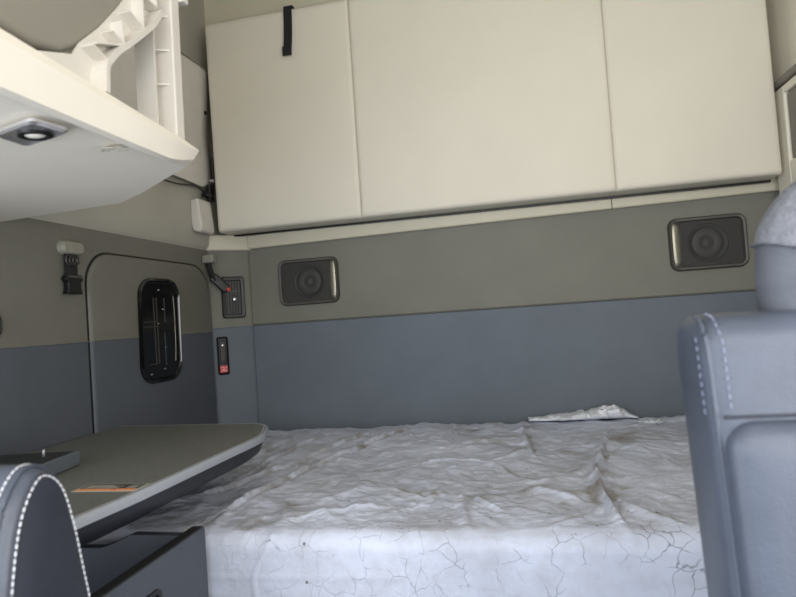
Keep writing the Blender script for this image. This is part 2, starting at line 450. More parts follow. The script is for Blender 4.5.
lathe('snap', [(0, -.004), (.008, -.004), (.008, .002), (.005, .005), (0, .005)], (2.165, 2.06, -1.160), 'x', M['black'], flap, n=20, label='black snap fastener')
tube('hem', [(-1.160, 1.56, 2.245), (-1.160, 1.9, 2.24), (-1.160, 2.212, 2.236)], .004, M['bin'], flap)

# ================================================================= speakers
def speaker(name, x, label, mirror):
    t = thing(name, label, 'speaker', (x, 2.288, 1.272), 'speakers on the back wall', 0)
    w, h = .252, .186; cz = h/2
    # wide scooped side on +x
    def L(dx0, dx1, dz, r):
        cx = (dx0-dx1)/2; return rr(cx, cz, w-dx0-dx1, h-2*dz, r, 6)
    ringloft('bezel', [(L(0, 0, 0, .03), 0), (L(.001, .001, .001, .03), -.012), (L(.005, .006, .005, .027), -.017),
                       (L(.012, .012, .012, .022), -.016), (L(.018, .042, .016, .016), -.003)], 'y', M['bezel'], t, smooth=50)
    # satin scoop facing the cab middle, its highlight put in as a pale face
    bm = bmesh.new(); a = []; b = []
    for i in range(17):
        z = cz-.074+.148*i/16; k = 1-abs(2*i/16-1)**4
        a.append(bm.verts.new((w/2-.0105-.004*(1-k), -.0176+.0008*(1-k), z)))
        b.append(bm.verts.new((w/2-.040+.002*(1-k), -.0050, cz+(z-cz)*.93)))
    for i in range(16): bm.faces.new((a[i], a[i+1], b[i+1], b[i]))
    sc = link('scoop_highlight', bm, M['satin'], t, label='pale satin face drawing the highlight on the inner side of the bezel')
    s = sc.modifiers.new('s', 'SOLIDIFY'); s.thickness = .0012; s.offset = 0
    prism('grille', L(.017, .040, .015, .016), 'y', -.0055, -.002, M['grille'], t, smooth=20)
    c = (-.001, cz, -.0055)
    lathe('cone_ring', [(.067, .0005), (.065, -.0015), (.056, -.0015), (.053, .0005)], c, 'y', M['cone_ring'], t, n=48, ring=True)
    lathe('cone_surround', [(.051, .0005), (.049, -.0008), (.022, -.0008), (.020, .0005)], c, 'y', M['cone'], t, n=48, ring=True)
    lathe('dust_cap', [(0, -.002), (.008, -.0018), (.014, 0), (0, 0)], c, 'y', M['cone'], t, n=32)
    return t
spk = speaker('wall_speaker', -.816, 'smaller looking dark speaker on the back wall, the left one near the corner pillar', 1)
s2 = spk.copy(); col.objects.link(s2); s2.location = (.672, 2.288, 1.289); s2.scale = (-1.02, 1, 1.02)
for ch in list(spk.children):
    c = ch.copy(); col.objects.link(c); c.parent = s2
spk['label'] = 'dark square speaker on the back wall beside the corner pillar and black vent'
s2['label'] = 'dark speaker on the back wall next to the grey headrest'

# ================================================================= fittings on the pillar (own frame: x along face, -y into the cab)
def pl_(u):   # point on the pillar face
    return (-1.196+(.118)*u, 2.192+.094*u)
ang = math.atan2(.094, .118)
x_, y_ = pl_(.56)
vt = thing('air_vent', 'black rectangular slatted air vent on the corner pillar', 'vent', (x_, y_, 1.240), None, ang)
ringloft('bezel', [(rr(0, .083, .092, .168, .012), 0), (rr(0, .083, .092, .168, .012), -.008), (rr(0, .083, .086, .162, .011), -.011),
                   (rr(0, .083, .064, .138, .006), -.010), (rr(0, .083, .060, .134, .005), -.002)], 'y', M['black'], vt, smooth=40)
box('back', -.034, .034, -.003, -.001, .012, .154, M['black'], vt)
for i in range(5): box('slat', -.026+.011*i, -.022+.011*i, -.009, -.003, .017, .149, M['slat'], vt)
box('crossbar', -.03, .03, -.0095, -.006, .105, .109, M['bezel'], vt)
lathe('thumbwheel', [(0, -.016), (.006, -.015), (.009, -.009), (.009, -.004), (0, -.004)], (.004, .075, 0), 'y', M['metal'], vt, n=16, label='bright metal thumbwheel')
x_, y_ = pl_(.12)
sw = thing('rocker_switch', 'narrow black rocker switch with a red sticker below the vent on the pillar', 'switch', (x_, y_, 1.015), None, ang)
ringloft('bezel', [(rr(.012, .076, .044, .152, .008), 0), (rr(.012, .076, .044, .152, .008), -.007), (rr(.012, .076, .038, .146, .007), -.009), (rr(.012, .076, .030, .138, .004), -.005)], 'y', M['black'], sw, smooth=40, cap_last=True)
box('rocker', .001, .023, -.011, -.004, .045, .138, M['black'], sw, bevel=.003)
lathe('rocker_screw', [(0, -.003), (.004, -.002), (.004, 0), (0, 0)], (.012, .118, -.011), 'y', M['metal'], sw, n=12)
for i in range(3): box('rocker_groove', .005+.006*i, .007+.006*i, -.0118, -.0108, .06, .13, M['bezel'], sw)
stk = box('sticker', -.003, .027, -.0085, -.0078, .010, .037, M['decalred'], sw, label='red square sticker with white marks')
bm = bmesh.new()
tube_bm(bm, [(.001, -.0088, .029), (.008, -.0088, .033), (.014, -.0088, .027), (.024, -.0088, .031)], .0013, 5)
tube_bm(bm, [(.001, -.0088, .014), (.010, -.0088, .019), (.016, -.0088, .015), (.024, -.0088, .018)], .0013, 5)
tube_bm(bm, [(.004, -.0088, .024), (.012, -.0088, .022), (.02, -.0088, .024)], .001, 5)
link('sticker_print', bm, M['decalwhite'], stk)

# restraint buckle on the pillar edge
rb = thing('restraint_buckle', 'black restraint buckle with a red button hanging from a grey clip beside the vent', 'buckle', (-1.19, 2.19, 1.33))
box('anchor_clip', -1.198, -1.152, 2.135, 2.168, 1.460, 1.492, M['clip'], rb, bevel=.006, label='grey plastic anchor clip')
bm = bmesh.new()
P = [(-1.178, 2.150, 1.463), (-1.176, 2.155, 1.437), (-1.172, 2.165, 1.405), (-1.168, 2.172, 1.390)]
tube_bm(bm, smooth_path(P, 4), .013, 8, .4); link('strap', bm, M['web'], rb)
def bar(name, p, q, w, t, m, parent, bevel=.003):
    p, q = Vector(p), Vector(q); d = (q-p).normalized(); nrm = Vector((.62, -.78, 0)); s = d.cross(nrm).normalized(); nn = s.cross(d)
    bm = bmesh.new(); loft(bm, [[c+s*a*w/2+nn*b*t/2 for a, b in ((-1, -1), (1, -1), (1, 1), (-1, 1))] for c in (p, q)])
    return link(name, bm, m, parent, bevel=bevel)
bar('buckle_body', (-1.174, 2.168, 1.408), (-1.132, 2.205, 1.352), .036, .018, M['black'], rb, .006)
bar('release_button', (-1.134, 2.203, 1.360), (-1.126, 2.210, 1.350), .016, .019, M['red'], rb, .003)['label'] = 'red release button'

# restraint buckle on the left wall
lb = thing('restraint_buckle', 'black side release buckle hanging from a beige clip on the left wall', 'buckle', (-1.19, 1.42, 1.32))
c = ringloft('anchor_clip', [(rr(1.430, 1.450, .084, .040, .018), -1.2), (rr(1.430, 1.450, .080, .037, .017), -1.184), (rr(1.430, 1.450, .072, .029, .013), -1.179)], 'x', M['clip'], lb, cap_last=True, smooth=45, label='grey beige plastic anchor clip')
box('clip_rib', -1.180, -1.177, 1.421, 1.424, 1.439, 1.461, M['satin'], c)
bm = bmesh.new(); tube_bm(bm, smooth_path([(-1.188, 1.424, 1.436), (-1.186, 1.424, 1.42), (-1.188, 1.424, 1.39), (-1.187, 1.424, 1.36)], 4), .024, 10, 1)
for v in bm.verts: v.co.x = -1.189+(v.co.x+1.188)*.16
link('strap', bm, M['web'], lb)
for k in range(3): lathe('strap_loop', [(.011, 0), (.0125, .003), (.014, 0), (.0125, -.003)], (1.411+.013*k, 1.415, -1.183), 'x', M['bezel'], lb, n=20, ring=True)
prism('buckle_body', [(1.398, 1.375), (1.391, 1.362), (1.400, 1.352), (1.400, 1.338), (1.394, 1.322), (1.454, 1.322), (1.448, 1.338), (1.448, 1.352), (1.457, 1.362), (1.450, 1.375)], 'x', -1.196, -1.178, M['black'], lb, bevel=.003)
box('buckle_bar', -1.179, -1.1755, 1.398, 1.450, 1.366, 1.371, M['bezel'], lb)

# black round fitting, cut by the left edge
kn = tag(lathe('round_fitting', [(0, 0), (.040, 0), (.040, .008), (.034, .014), (.028, .010), (0, .008)], (1.158, 1.245, -1.2), 'x', M['black'], None, n=36),
         'black round fitting on the left wall at the left edge of the photo', 'fitting')

# ================================================================= overhead shelf, left
ov = thing('overhead_shelf', 'off white overhead shelf with a chamfered corner jutting from the left wall', 'shelf', (-.9, .6, 1.49))
# outline corners as (x, y, z), four levels: underside, lower fascia edge, top fascia edge, lip
zt = lambda y: 1.533+max(0, 1.0-y)*.060
UND = [(-1.19, 1.203, 1.490), (-.837, 1.160, 1.490), (-.755, 1.112, 1.492), (-.575, .990, 1.500), (-.570, .94, 1.494), (-.569, .900, 1.490), (-.570, .80, 1.490), (-.572, .3, 1.490), (-.572, -.1, 1.490), (-1.19, -.1, 1.490)]
LOW = [(-1.19, 1.207, 1.493), (-.835, 1.165, 1.493), (-.753, 1.117, 1.496), (-.560, .993, 1.512), (-.557, .95, 1.500), (-.556, .910, 1.493), (-.558, .80, 1.493), (-.560, .3, 1.493), (-.560, -.1, 1.493), (-1.19, -.1, 1.493)]
TOP = [(-1.19, 1.215, 1.520), (-.830, 1.175, 1.520), (-.748, 1.125, 1.522), (-.553, 1.0, zt(1)-.004), (-.547, .95, zt(.95)-.012), (-.547, .900, zt(.9)-.015), (-.547, .80, zt(.8)-.015), (-.547, .3, zt(.3)-.015), (-.547, -.1, zt(-.1)-.015), (-1.19, -.1, zt(-.1)-.015)]
LIP = [(-1.19, 1.212, 1.533), (-.832, 1.172, 1.533), (-.750, 1.122, 1.533), (-.556, .998, zt(1)), (-.553, .95, zt(.95)), (-.553, .900, zt(.9)), (-.553, .80, zt(.8)), (-.553, .3, zt(.3)), (-.553, -.1, zt(-.1)), (-1.19, -.1, zt(-.1))]
bm = bmesh.new(); loft(bm, [UND, LOW, TOP, LIP])
sh = link('shelf_panel', bm, M['shelf'], ov, smooth=14)
# reading lamp
def quad(c, s, z):
    P = [(-.686, .687), (-.598, .660), (-.586, .716), (-.686, .745)]
    cx, cy = -.639, .702; out = []
    for i in range(4):
        p0, p1, p2 = P[i-1], P[i], P[(i+1) % 4]
        for k in range(6):
            t = k/5; a = (p1[0]+(p0[0]-p1[0])*.16, p1[1]+(p0[1]-p1[1])*.16); b = (p1[0]+(p2[0]-p1[0])*.16, p1[1]+(p2[1]-p1[1])*.16)
            x = (1-t)**2*a[0]+2*t*(1-t)*p1[0]+t*t*b[0]; y = (1-t)**2*a[1]+2*t*(1-t)*p1[1]+t*t*b[1]
            out.append((cx+(x-cx)*s, cy+(y-cy)*s, z))
    return out
lamp = thing('reading_lamp', 'small chrome diamond shaped reading lamp set under the overhead shelf', 'lamp', (-.639, .702, 1.482))
bm = bmesh.new(); loft(bm, [quad(0, 1.0, 1.4905), quad(0, 1.0, 1.4865), quad(0, .90, 1.4835), quad(0, .80, 1.4855), quad(0, .5, 1.4860)])
link('lamp_plate', bm, M['chrome'], lamp, smooth=25)
lc = (-.634, .705, 1.4862)
lathe('lens_ring', [(.024, .001), (.025, -.004), (.020, -.0055), (.017, -.004), (.017, .001)], lc, 'z', M['black'], lamp, n=36, sx=.95, sy=.75)
lathe('lens', [(0, -.0055), (.008, -.005), (.014, -.0035), (.0172, -.001), (0, -.001)], lc, 'z', M['lens'], lamp, n=32, sx=.95, sy=.75)
# smudge on the shelf's underside
bm = bmesh.new()
for cx_, cy_, w_, h_ in ((-.600, .815, .020, .006), (-.585, .828, .014, .005), (-.612, .822, .010, .004)):
    loft(bm, [[(cx_+w_*math.cos(k_*PI/8), cy_+h_*math.sin(k_*PI/8)+.003*math.sin(k_*2.1), z) for k_ in range(16)] for z in (1.4897, 1.4902)])
link('smudge', bm, M['smudge'], sh)

# ---- white bracket frame standing on the shelf
br = thing('shelf_bracket', 'white ribbed plastic bracket frame standing on the overhead shelf', 'bracket', (-.53, .78, 1.53))
Lw = [(0.759, 1.552), (0.7623, 1.5916), (0.7744, 1.6081), (0.7898, 1.6257), (0.8096, 1.6422), (0.8349, 1.6642), (0.8591, 1.6862), (0.8888, 1.7148), (0.9119, 1.7456)]
Lw = [(p.x, p.y) for p in smooth_path([(a, b, 0) for a, b in Lw], 3)]
bm = bmesh.new()
arm = Lw+[(0.9119, 1.904), (0.8943, 1.904), (0.88, 1.816), (0.8558, 1.7522), (0.8228, 1.7104), (0.7788, 1.6598), (0.7348, 1.618), (0.7205, 1.596), (0.66, 1.575), (0.66, 1.5605)]
loft(bm, [[(x, a, b) for a, b in arm] for x in (-.5835, -.5815)])
link('arm_web', bm, M['white'], br, smooth=30)
def flange(path, x0, x1, t, name='flange', m='white'):
    bm = bmesh.new(); P = [Vector((0, a, b)) for a, b in path]; L = []
    for i, p in enumerate(P):
        d = (P[min(i+1, len(P)-1)]-P[max(0, i-1)]).normalized(); nn = Vector((0, -d.z, d.y))*t/2
        L.append([(x0, *(p+nn).yz), (x1, *(p+nn).yz), (x1, *(p-nn).yz), (x0, *(p-nn).yz)])
    loft(bm, L); return link(name, bm, M[m], br, smooth=40)
flange(Lw, -.5835, -.556, .008)
for pq in [[(0.8096, 1.6444), (0.7832, 1.6554)], [(0.8096, 1.6444), (0.748, 1.6213)], [(0.8096, 1.6444), (0.8085, 1.6818)], [(0.8635, 1.6928), (0.8283, 1.7071)], [(0.8635, 1.6928), (0.8646, 1.7467)], [(0.9053, 1.75), (0.8679, 1.7522)], [(0.9053, 1.75), (0.8932, 1.816)], [(0.7678, 1.6048), (0.7392, 1.6147)]]:
    flange(pq, -.5815, -.561, .003, 'rib')
bm = bmesh.new(); loft(bm, [[(x, a, b) for a, b in [(0.9097, 1.540), (0.9548, 1.540), (0.9625, 1.97), (0.9119, 1.97)]] for x in (-.612, -.606)])
link('post_web', bm, M['white'], br)
flange([(0.9108, 1.540), (0.9119, 1.662), (0.9141, 1.7478), (0.8965, 1.838)], -.612, -.576, .005)
prism('post_bar', [(0.9416, 1.538), (0.968, 1.538), (0.9724, 1.772), (0.979, 1.97), (0.9526, 1.97), (0.946, 1.772)], 'x', -.612, -.560, M['white'], br, bevel=.003)
for z in (1.629, 1.69, 1.75):
    bm = bmesh.new(); loft(bm, [[(-.607, .913, z), (-.607, .945, z), (-.567, .945, z+.004)], [(-.607, .913, z+.002), (-.607, .945, z+.003), (-.567, .945, z+.007)]]); link('gusset', bm, M['white'], br)
box('post_lug', -.605, -.55, .972, .99, 1.795, 1.812, M['white'], br, bevel=.003)

# ---- grey overhead bin above the shelf
ob = thing('overhead_bin', 'grey beige rounded overhead storage bin above the shelf, upper left corner', 'bin', (-.9, .5, 1.6))
pp = [(-0.088, 1.605), (0.66, 1.5839), (0.704, 1.5916), (0.7348, 1.6114), (0.7832, 1.6543), (0.8283, 1.706), (0.8657, 1.75), (0.8866, 1.816), (0.8932, 1.904), (0.8932, 2.245), (-0.088, 2.245)]
prism('bin_shell', pp, 'x', -1.178, -.584, M['bin'], ob, bevel=.010, seg=4)
box('bin_lid_edge', -1.17, -.578, -.08, .898, 2.24, 2.28, M['bin'], ob, bevel=.008)

# ================================================================= desk
dk = thing('desk', 'grey desk with rounded corner and pale edging reaching over the bed', 'desk', (-.9, 1.15, .86))
def dloop(g, z):
    # g: inset
    P = [(-1.195, 1.600-g), (-.853, 1.574-g), (-.735-g*.6, 1.560-g), (-.695-g*.8, 1.535-g), (-.672-g, 1.48-g*.5), (-.643-g, 1.38), (-.648-g, 1.23), (-.653-g, 1.109), (-.660-g, .95), (-.671-g, .84), (-.69-g, .74), (-.76-g*.5, .68+g), (-1.195, .67+g)]
    Q = smooth_path([(x, y, z) for x, y in P], 4)
    return Q
bm = bmesh.new(); loft(bm, [dloop(.004, .918), dloop(.004, .9305)]); link('desk_top', bm, M['desk'], dk, smooth=30)
bm = bmesh.new(); loft(bm, [dloop(.004, .911), dloop(.0, .913), dloop(-.001, .921), dloop(.001, .928), dloop(.006, .9308), dloop(.010, .9305), dloop(.010, .911)], cap=False, close=True); link('desk_edging', bm, M['deskedge'], dk, smooth=50)
bm = bmesh.new(); loft(bm, [dloop(.006, .911), dloop(.010, .900), dloop(.016, .884), dloop(.040, .868)]); link('desk_underbody', bm, M['deskbody'], dk, smooth=50)
box('desk_bracket', -1.16, -.80, .80, .98, .838, .869, M['deskbody'], dk, bevel=.006)
# warning label on the desk
lbn = thing('warning_label', None, None, (-.74, .955, .931))
lbn.name = 'warning_label'; tag(lbn, 'flat orange and black warning label stuck on the desk top near its edge', 'label')
box('label_backing', -.797, -.672, .925, .972, .9307, .9312, M['decalgrey'], lbn)
box('label_print_field', -.793, -.676, .940, .969, .9312, .9315, M['decaldark'], lbn)
box('label_orange_band', -.793, -.676, .928, .940, .9312, .9315, M['orange'], lbn)
boxes('label_text_lines', [(-.786+.0, -.786+w, .944+.005*i, .9455+.005*i, .9315, .9317) for i, w in enumerate((.07, .062, .075, .05))]
      + [(-.70, -.70+w, .944+.005*i, .9455+.005*i, .9315, .9317) for i, w in enumerate((.018, .02, .014, .02))], M['decalgrey'], lbn)
prism('label_warning_triangle', [(-.724, .932), (-.712, .932), (-.718, .9385)], 'z', .9315, .9317, M['red'], lbn)
# tray on the desk
ty = thing('desk_tray', 'black tray with a grey rim lying on the desk beside the left wall', 'tray', (-1.03, 1.0, .931))
def trl(g, z): return [(x, y, z) for x, y in ((-.938-g, 1.118-g), (-.905-g, .86+g), (-1.17+g, .85+g), (-1.18+g, 1.085-g))]
bm = bmesh.new(); loft(bm, [trl(.002, .9315), trl(0, .934), trl(0, .960), trl(.005, .962), trl(.008, .950)]); link('tray_rim', bm, M['lip'], ty, smooth=25)
bm = bmesh.new(); loft(bm, [trl(.0065, .9506), trl(.0065, .9628)]); link('tray_mat', bm, M['tray'], ty)
lathe('tray_knob', [(0, 0), (.004, 0), (.004, .008), (.002, .01), (0, .01)], (-1.00, 1.09, .9628), 'z', M['metal'], ty, n=12)

# ================================================================= open bin under the desk
bn = thing('storage_bin', 'open topped dark slate storage bin under the desk at the front of the bed', 'bin', (-.9, .85, 0))
x1, y1 = -.64, 1.093
box('side_panel', x1-.022, x1, .66, y1, .05, .811, M['binplastic'], bn, bevel=.003)
box('side_panel', -1.16, -1.138, .66, y1, .05, .811, M['binplastic'], bn, bevel=.003)
prism('back_panel', [(-1.138, .05), (x1-.024, .05), (x1-.024, .800), (-.79, .802), (-.83, .785), (-.86, .775), (-1.138, .775)], 'y', y1-.022, y1-.002, M['binplastic'], bn, bevel=.002)
box('front_panel', -1.138, x1-.022, .66, .682, .05, .72, M['binplastic'], bn, bevel=.002)
box('bottom_panel', -1.138, x1-.022, .682, y1-.022, .05, .40, M['tray'], bn)
box('rim_cap', x1-.024, x1-.002, .665, y1-.006, .811, .8135, M['tray'], bn, bevel=.001)
lathe('corner_pin', [(0, 0), (.006, 0), (.006, .010), (.003, .013), (0, .013)], (x1-.034, y1-.012, .798), 'z', M['decalgrey'], bn, n=14)
ringloft('handle_slot', [(rr(.870, .742, .13, .045, .012), x1+.0005), (rr(.870, .742, .13, .045, .012), x1+.004), (rr(.870, .742, .115, .030, .008), x1+.004), (rr(.870, .742, .11, .026, .008), x1+.0008)], 'x', M['black'], bn, cap_last=True)

# ================================================================= mattress with wrinkled cover
CREASES = [
[(-0.393, 2.215), (-0.55, 1.811), (-0.633, 1.52), (-0.687, 1.215)], [(-0.524, 2.198), (-0.631, 1.859), (-0.724, 1.543), (-0.813, 1.371)],
[(-0.714, 2.117), (-0.765, 1.767), (-0.788, 1.454)], [(-0.81, 2.061), (-0.858, 1.75), (-0.869, 1.551)],
[(-0.008, 2.208), (0.004, 1.886), (0.029, 1.667)], [(0.25, 1.926), (0.192, 1.665), (0.166, 1.456), (0.162, 1.282), (0.175, 1.171)],
[(0.16, 1.313), (0.219, 1.234), (0.274, 1.171)], [(-0.167, 1.716), (-0.079, 1.623), (0.008, 1.472), (0.069, 1.52)],
[(-0.016, 1.424), (0.059, 1.363), (0.117, 1.321)], [(-0.214, 1.416), (-0.114, 1.332), (-0.028, 1.207)],
[(-0.469, 1.53), (-0.256, 1.379), (-0.19, 1.415)], [(-0.535, 1.214), (-0.419, 1.277), (-0.289, 1.302)],
[(-0.352, 1.622), (-0.251, 1.701), (-0.081, 1.687), (0.004, 1.886)], [(-0.312, 1.256), (-0.223, 1.314), (-0.028, 1.224)],
[(0.009, 1.18), (0.087, 1.224), (0.146, 1.314)], [(0.191, 1.741), (0.305, 1.789), (0.369, 1.573)],
[(-0.138, 1.354), (-0.128, 1.225), (-0.103, 1.143)], [(-0.359, 2.004), (-0.182, 1.908), (-0.026, 2.022)]]
STR = [1.3, 1.3, 1.1, .9, 1.4, 2.0, 1, .7, 1, .8, .7, .7, .7, .7, .8, .6, .6, .6]
SEG = []
for c, s in zip(CREASES, STR):
    q = smooth_path([(a, b, 0) for a, b in c], 6)
    for k in range(len(q)-1):
        e = min(k+1, len(q)-1-k)/4
        SEG.append((q[k].x, q[k].y, q[k+1].x, q[k+1].y, s*min(1, e)))
CELL = {}
for sgm in SEG:
    for i in range(int((min(sgm[0], sgm[2])-.08)*10)-1, int((max(sgm[0], sgm[2])+.08)*10)+2):
        for j in range(int((min(sgm[1], sgm[3])-.08)*10)-1, int((max(sgm[1], sgm[3])+.08)*10)+2):
            CELL.setdefault((i, j), []).append(sgm)
def crease(x, y):
    x += .010*noise.noise(Vector((x*9, y*9, 5))); y += .010*noise.noise(Vector((x*9, y*9, 9)))
    best = 1; bs = 0; side = 1
    for ax, ay, bx, by, s in CELL.get((int(math.floor(x*10)), int(math.floor(y*10))), ()):
        dx, dy = bx-ax, by-ay; L = dx*dx+dy*dy; t = max(0, min(1, ((x-ax)*dx+(y-ay)*dy)/L))
        ex, ey = x-ax-dx*t, y-ay-dy*t; d = math.hypot(ex, ey)
        if d < best: best = d; bs = s; side = max(-1, min(1, (ex*dy-ey*dx)/math.sqrt(L)/.006))
    if best == 1: return 0, 0
    k = .65+.35*side; d = best
    q = bs*(-.004*math.exp(-(d/.006)**2)+.0065*k*math.exp(-((d-.010)/.011)**2)+.004*k*math.exp(-(d/.035)**2))
    return q*min(1, max(0, (.08-d)/.03)), bs*math.exp(-(d/.010)**2)
def crumple(x, y, sc, seed, an=0, st=1):
    c, s = math.cos(an), math.sin(an); u, v = x*c+y*s, (-x*s+y*c)*st
    w = Vector((noise.noise(Vector((x*5, y*5, seed))), noise.noise(Vector((x*5, y*5, seed+9))), 0))*.5
    d, _ = noise.voronoi(Vector((u*sc, v*sc, seed))+w)
    return min(1.2, d[0])-.35, max(0, 1-(d[1]-d[0])*5)
def ridged(x, y, sx, sy, seed, rot=0):
    c, s = math.cos(rot), math.sin(rot); u, v = x*c+y*s, -x*s+y*c
    w = .35*noise.noise(Vector((x*3.1, y*3.1, seed+7)))
    n_ = noise.noise(Vector((u*sx+w, v*sy+w, seed)))
    return (1-min(1, abs(n_)*3.2))**2
def wr(x, y):
    h, d = crease(x, y)
    m1 = .5+.9*noise.noise(Vector((x*2.3, y*2.3, 31))); m1 = max(0, min(1, m1))
    m2 = 1-m1
    fan = .55 if x < -.3 else .1           # folds fan out on the left
    a = ridged(x, y, 7, 2.2, 1, .30)*m1*(1 if x < -.25 else .35)
    b = ridged(x, y, 3.5, 11, 2, .2)*m2
    c = ridged(x, y, 5, 14, 3, -.45)*m1
    e = ridged(x, y, 17, 9, 4, .8)*.35
    f = ridged(x, y, 26, 30, 6, .3)*.22
    g = noise.noise(Vector((x*3, y*3, 8)))*.6
    k1, e1 = crumple(x, y, 6.5, 11, .3, .45 if x < -.25 else .8)
    k2, e2 = crumple(x, y, 13, 21, -.5, .6)
    k3, e3 = crumple(x, y, 27, 41, .6, .7)
    q = .5+.5*max(-1, min(1, 2.2*noise.noise(Vector((x*3.3, y*3.3, 55)))))
    k4, e4 = crumple(x, y, 48, 61, .9, .8)
    hh = .013*k1+.0100*k2*(.4+q)+.0068*k3*(.4+1.1*(1-q))+.0026*k4
    return h+.0030*(a*1.6+.5*b+.5*c+e+f)+hh+.003*g, min(1, d+(.6*e1+.5*e2*q+.3*e3)*max(0, .3+noise.noise(Vector((x*4, y*4, 77)))*2))
X0, X1, Y0, Y1, ZT, ZB, R = -1.185, .92, 1.137, 2.272, .777, .56, .035
prof = []   # (y, z, ny, nz, flat weight)
for i in range(30): prof.append((Y0, ZB+(ZT-R-ZB)*i/30, -1, 0, .12))
for i in range(12):
    a = PI/2*i/12; prof.append((Y0+R-R*math.cos(a), ZT-R+R*math.sin(a), -math.cos(a), math.sin(a), .12+.5*i/12))
n_ = 250
for i in range(n_+1):
    y = Y0+R+(Y1-R-Y0-R)*(i/n_)**1.25; prof.append((y, ZT, 0, 1, min(1, .6+(y-Y0-R)*6)))
for i in range(1, 9):
    a = PI/2*i/8; prof.append((Y1-R+R*math.sin(a), ZT-R+R*math.cos(a), math.sin(a), math.cos(a), .4))
prof.append((Y1, ZB, 1, 0, 0))
NX = 430
bm = bmesh.new(); dl = bm.verts.layers.float.new('dirt'); G = []
for (y, z, ny, nz, w) in prof:
    row = []
    for i in range(NX+1):
        x = X0+(X1-X0)*i/NX
        edge = min(1, (x-X0)/.03, (X1-x)/.03)
        yy = y if nz > .5 else Y0-(ZT-z)
        h, d = wr(x, yy); h *= w
        if ny < -.5:
            h += .0035*noise.noise(Vector((x*3, z*9, 3)))+.002*math.exp(-((z-.70-.012*x)/.004)**2)*(1 if x < -.25 else 0)
            h += .003*(math.exp(-((x+.545+.02*math.sin(z*30))/.004)**2))+.002*ridged(x, z, 9, 25, 12, .5)*max(0, min(1, (-.5-x)*8))
        v = bm.verts.new((x, y+ny*h, z+nz*h-(1-edge)*.02*nz)); v[dl] = d if nz > .5 and w > .5 else 0; row.append(v)
    G.append(row)
for a, b in zip(G, G[1:]):
    for i in range(NX): bm.faces.new((a[i], a[i+1], b[i+1], b[i]))
for s in (0, NX):
    bm.faces.new([r[s] for r in G])
bm.faces.new([G[0][i] for i in range(NX+1)]+[G[-1][i] for i in range(NX, -1, -1)])
mt = thing('mattress', 'wide mattress in a wrinkled stained white cover filling the sleeper bunk', 'mattress', (-.13, 1.7, .56))
link('mattress_cover', bm, M['cover'], mt, smooth=80)
bb = thing('bed_platform', 'slate bed platform under the white covered mattress', 'platform', (-.13, 1.7, 0))
box('base_box', -1.19, .925, 1.16, 2.28, .05, .558, M['binplastic'], bb, bevel=.01)
box('base_plinth', -1.15, .90, 1.20, 2.25, 0, .05, M['black'], bb)

# crumpled corner of sheeting against the back wall
bm = bmesh.new(); G = []
NU, NV = 90, 26
for i in range(NU+1):
    u = i/NU; x = .006+.376*u; row = []
    hh = .012+.026*math.exp(-((u-.76)/.20)**2)+.010*max(0, 1-abs(u-.5)/.45)
    hh *= min(1, (1-u)*9+.1)
    dd = .03+.035*math.sin(PI*min(1, u*1.02))
    for j in range(NV):
        a = 2*PI*j/NV
        px, py, pz = x, 2.236+dd*math.cos(a)*.75, .783+hh*(.5+.5*math.sin(a))
        n1 = noise.noise(Vector((px*30, py*30+pz*40, 1))); n2 = ridged(px, py+pz, 26, 40, 15, .6)
        k = 1+.35*n1+.16*n2
        row.append(bm.verts.new((px+.006*n1, min(2.280, 2.236+(py-2.236)*k), .786+(pz-.783)*k)))
    G.append(row)
for a, b in zip(G, G[1:]):
    for j in range(NV): bm.faces.new((a[j], a[(j+1) % NV], b[(j+1) % NV], b[j]))
bm.faces.new(G[0]); bm.faces.new(G[-1])
tag(link('crumpled_sheet', bm, M['crumple'], None, smooth=28), 'crumpled strip of white sheeting on the mattress against the back wall', 'sheet')
bm = bmesh.new(); bmesh.ops.create_icosphere(bm, subdivisions=4, radius=1)
for v in bm.verts:
    n1 = noise.noise(v.co*3); v.co = Vector((.405+.035*v.co.x*(1+.6*n1), 2.13+.03*v.co.y*(1+.6*n1), .790+.005*v.co.z*(1+.7*n1)))
tag(link('paper_scrap', bm, M['crumple'], None, smooth=30), 'small white scrap of paper on the mattress near the right seat', 'scrap')

# ================================================================= right hand wall fittings
cbn = thing('side_cabinet', 'cream cabinet frame with grey inset door on the upper right wall', 'cabinet', (.9, 1.9, 1.48))
boxes('cabinet_frame', [(.893, .924, 2.135, 2.235, 1.48, 1.862), (.893, .924, .95, 2.135, 1.48, 1.615), (.893, .924, .95, 2.135, 1.835, 1.862)], M['cream'], cbn, bevel=.006)
box('cabinet_door', .899, .922, .96, 2.130, 1.618, 1.832, M['bin'], cbn, bevel=.006, label='grey inset door')
box('door_highlight', .893, .901, .97, 2.055, 1.64, 1.81, M['white'], cbn, bevel=.003)  # white plate put in for the bright reflection at the inset's edge
prism('cabinet_lip', [(.924, 1.865), (.890, 1.868), (.881, 1.880), (.892, 1.892), (.924, 1.900)], 'y', .95, 2.24, M['bin'], cbn, bevel=.003)

# ================================================================= right seat
def vprof(pts, k=5): return [(p.x, p.y) for p in smooth_path([(a, b, 0) for a, b in pts], k)]
rs = thing('cab_seat', 'slate leather seat back with a grey fleece headrest, close on the right', 'seat', (.42, .75, 0))
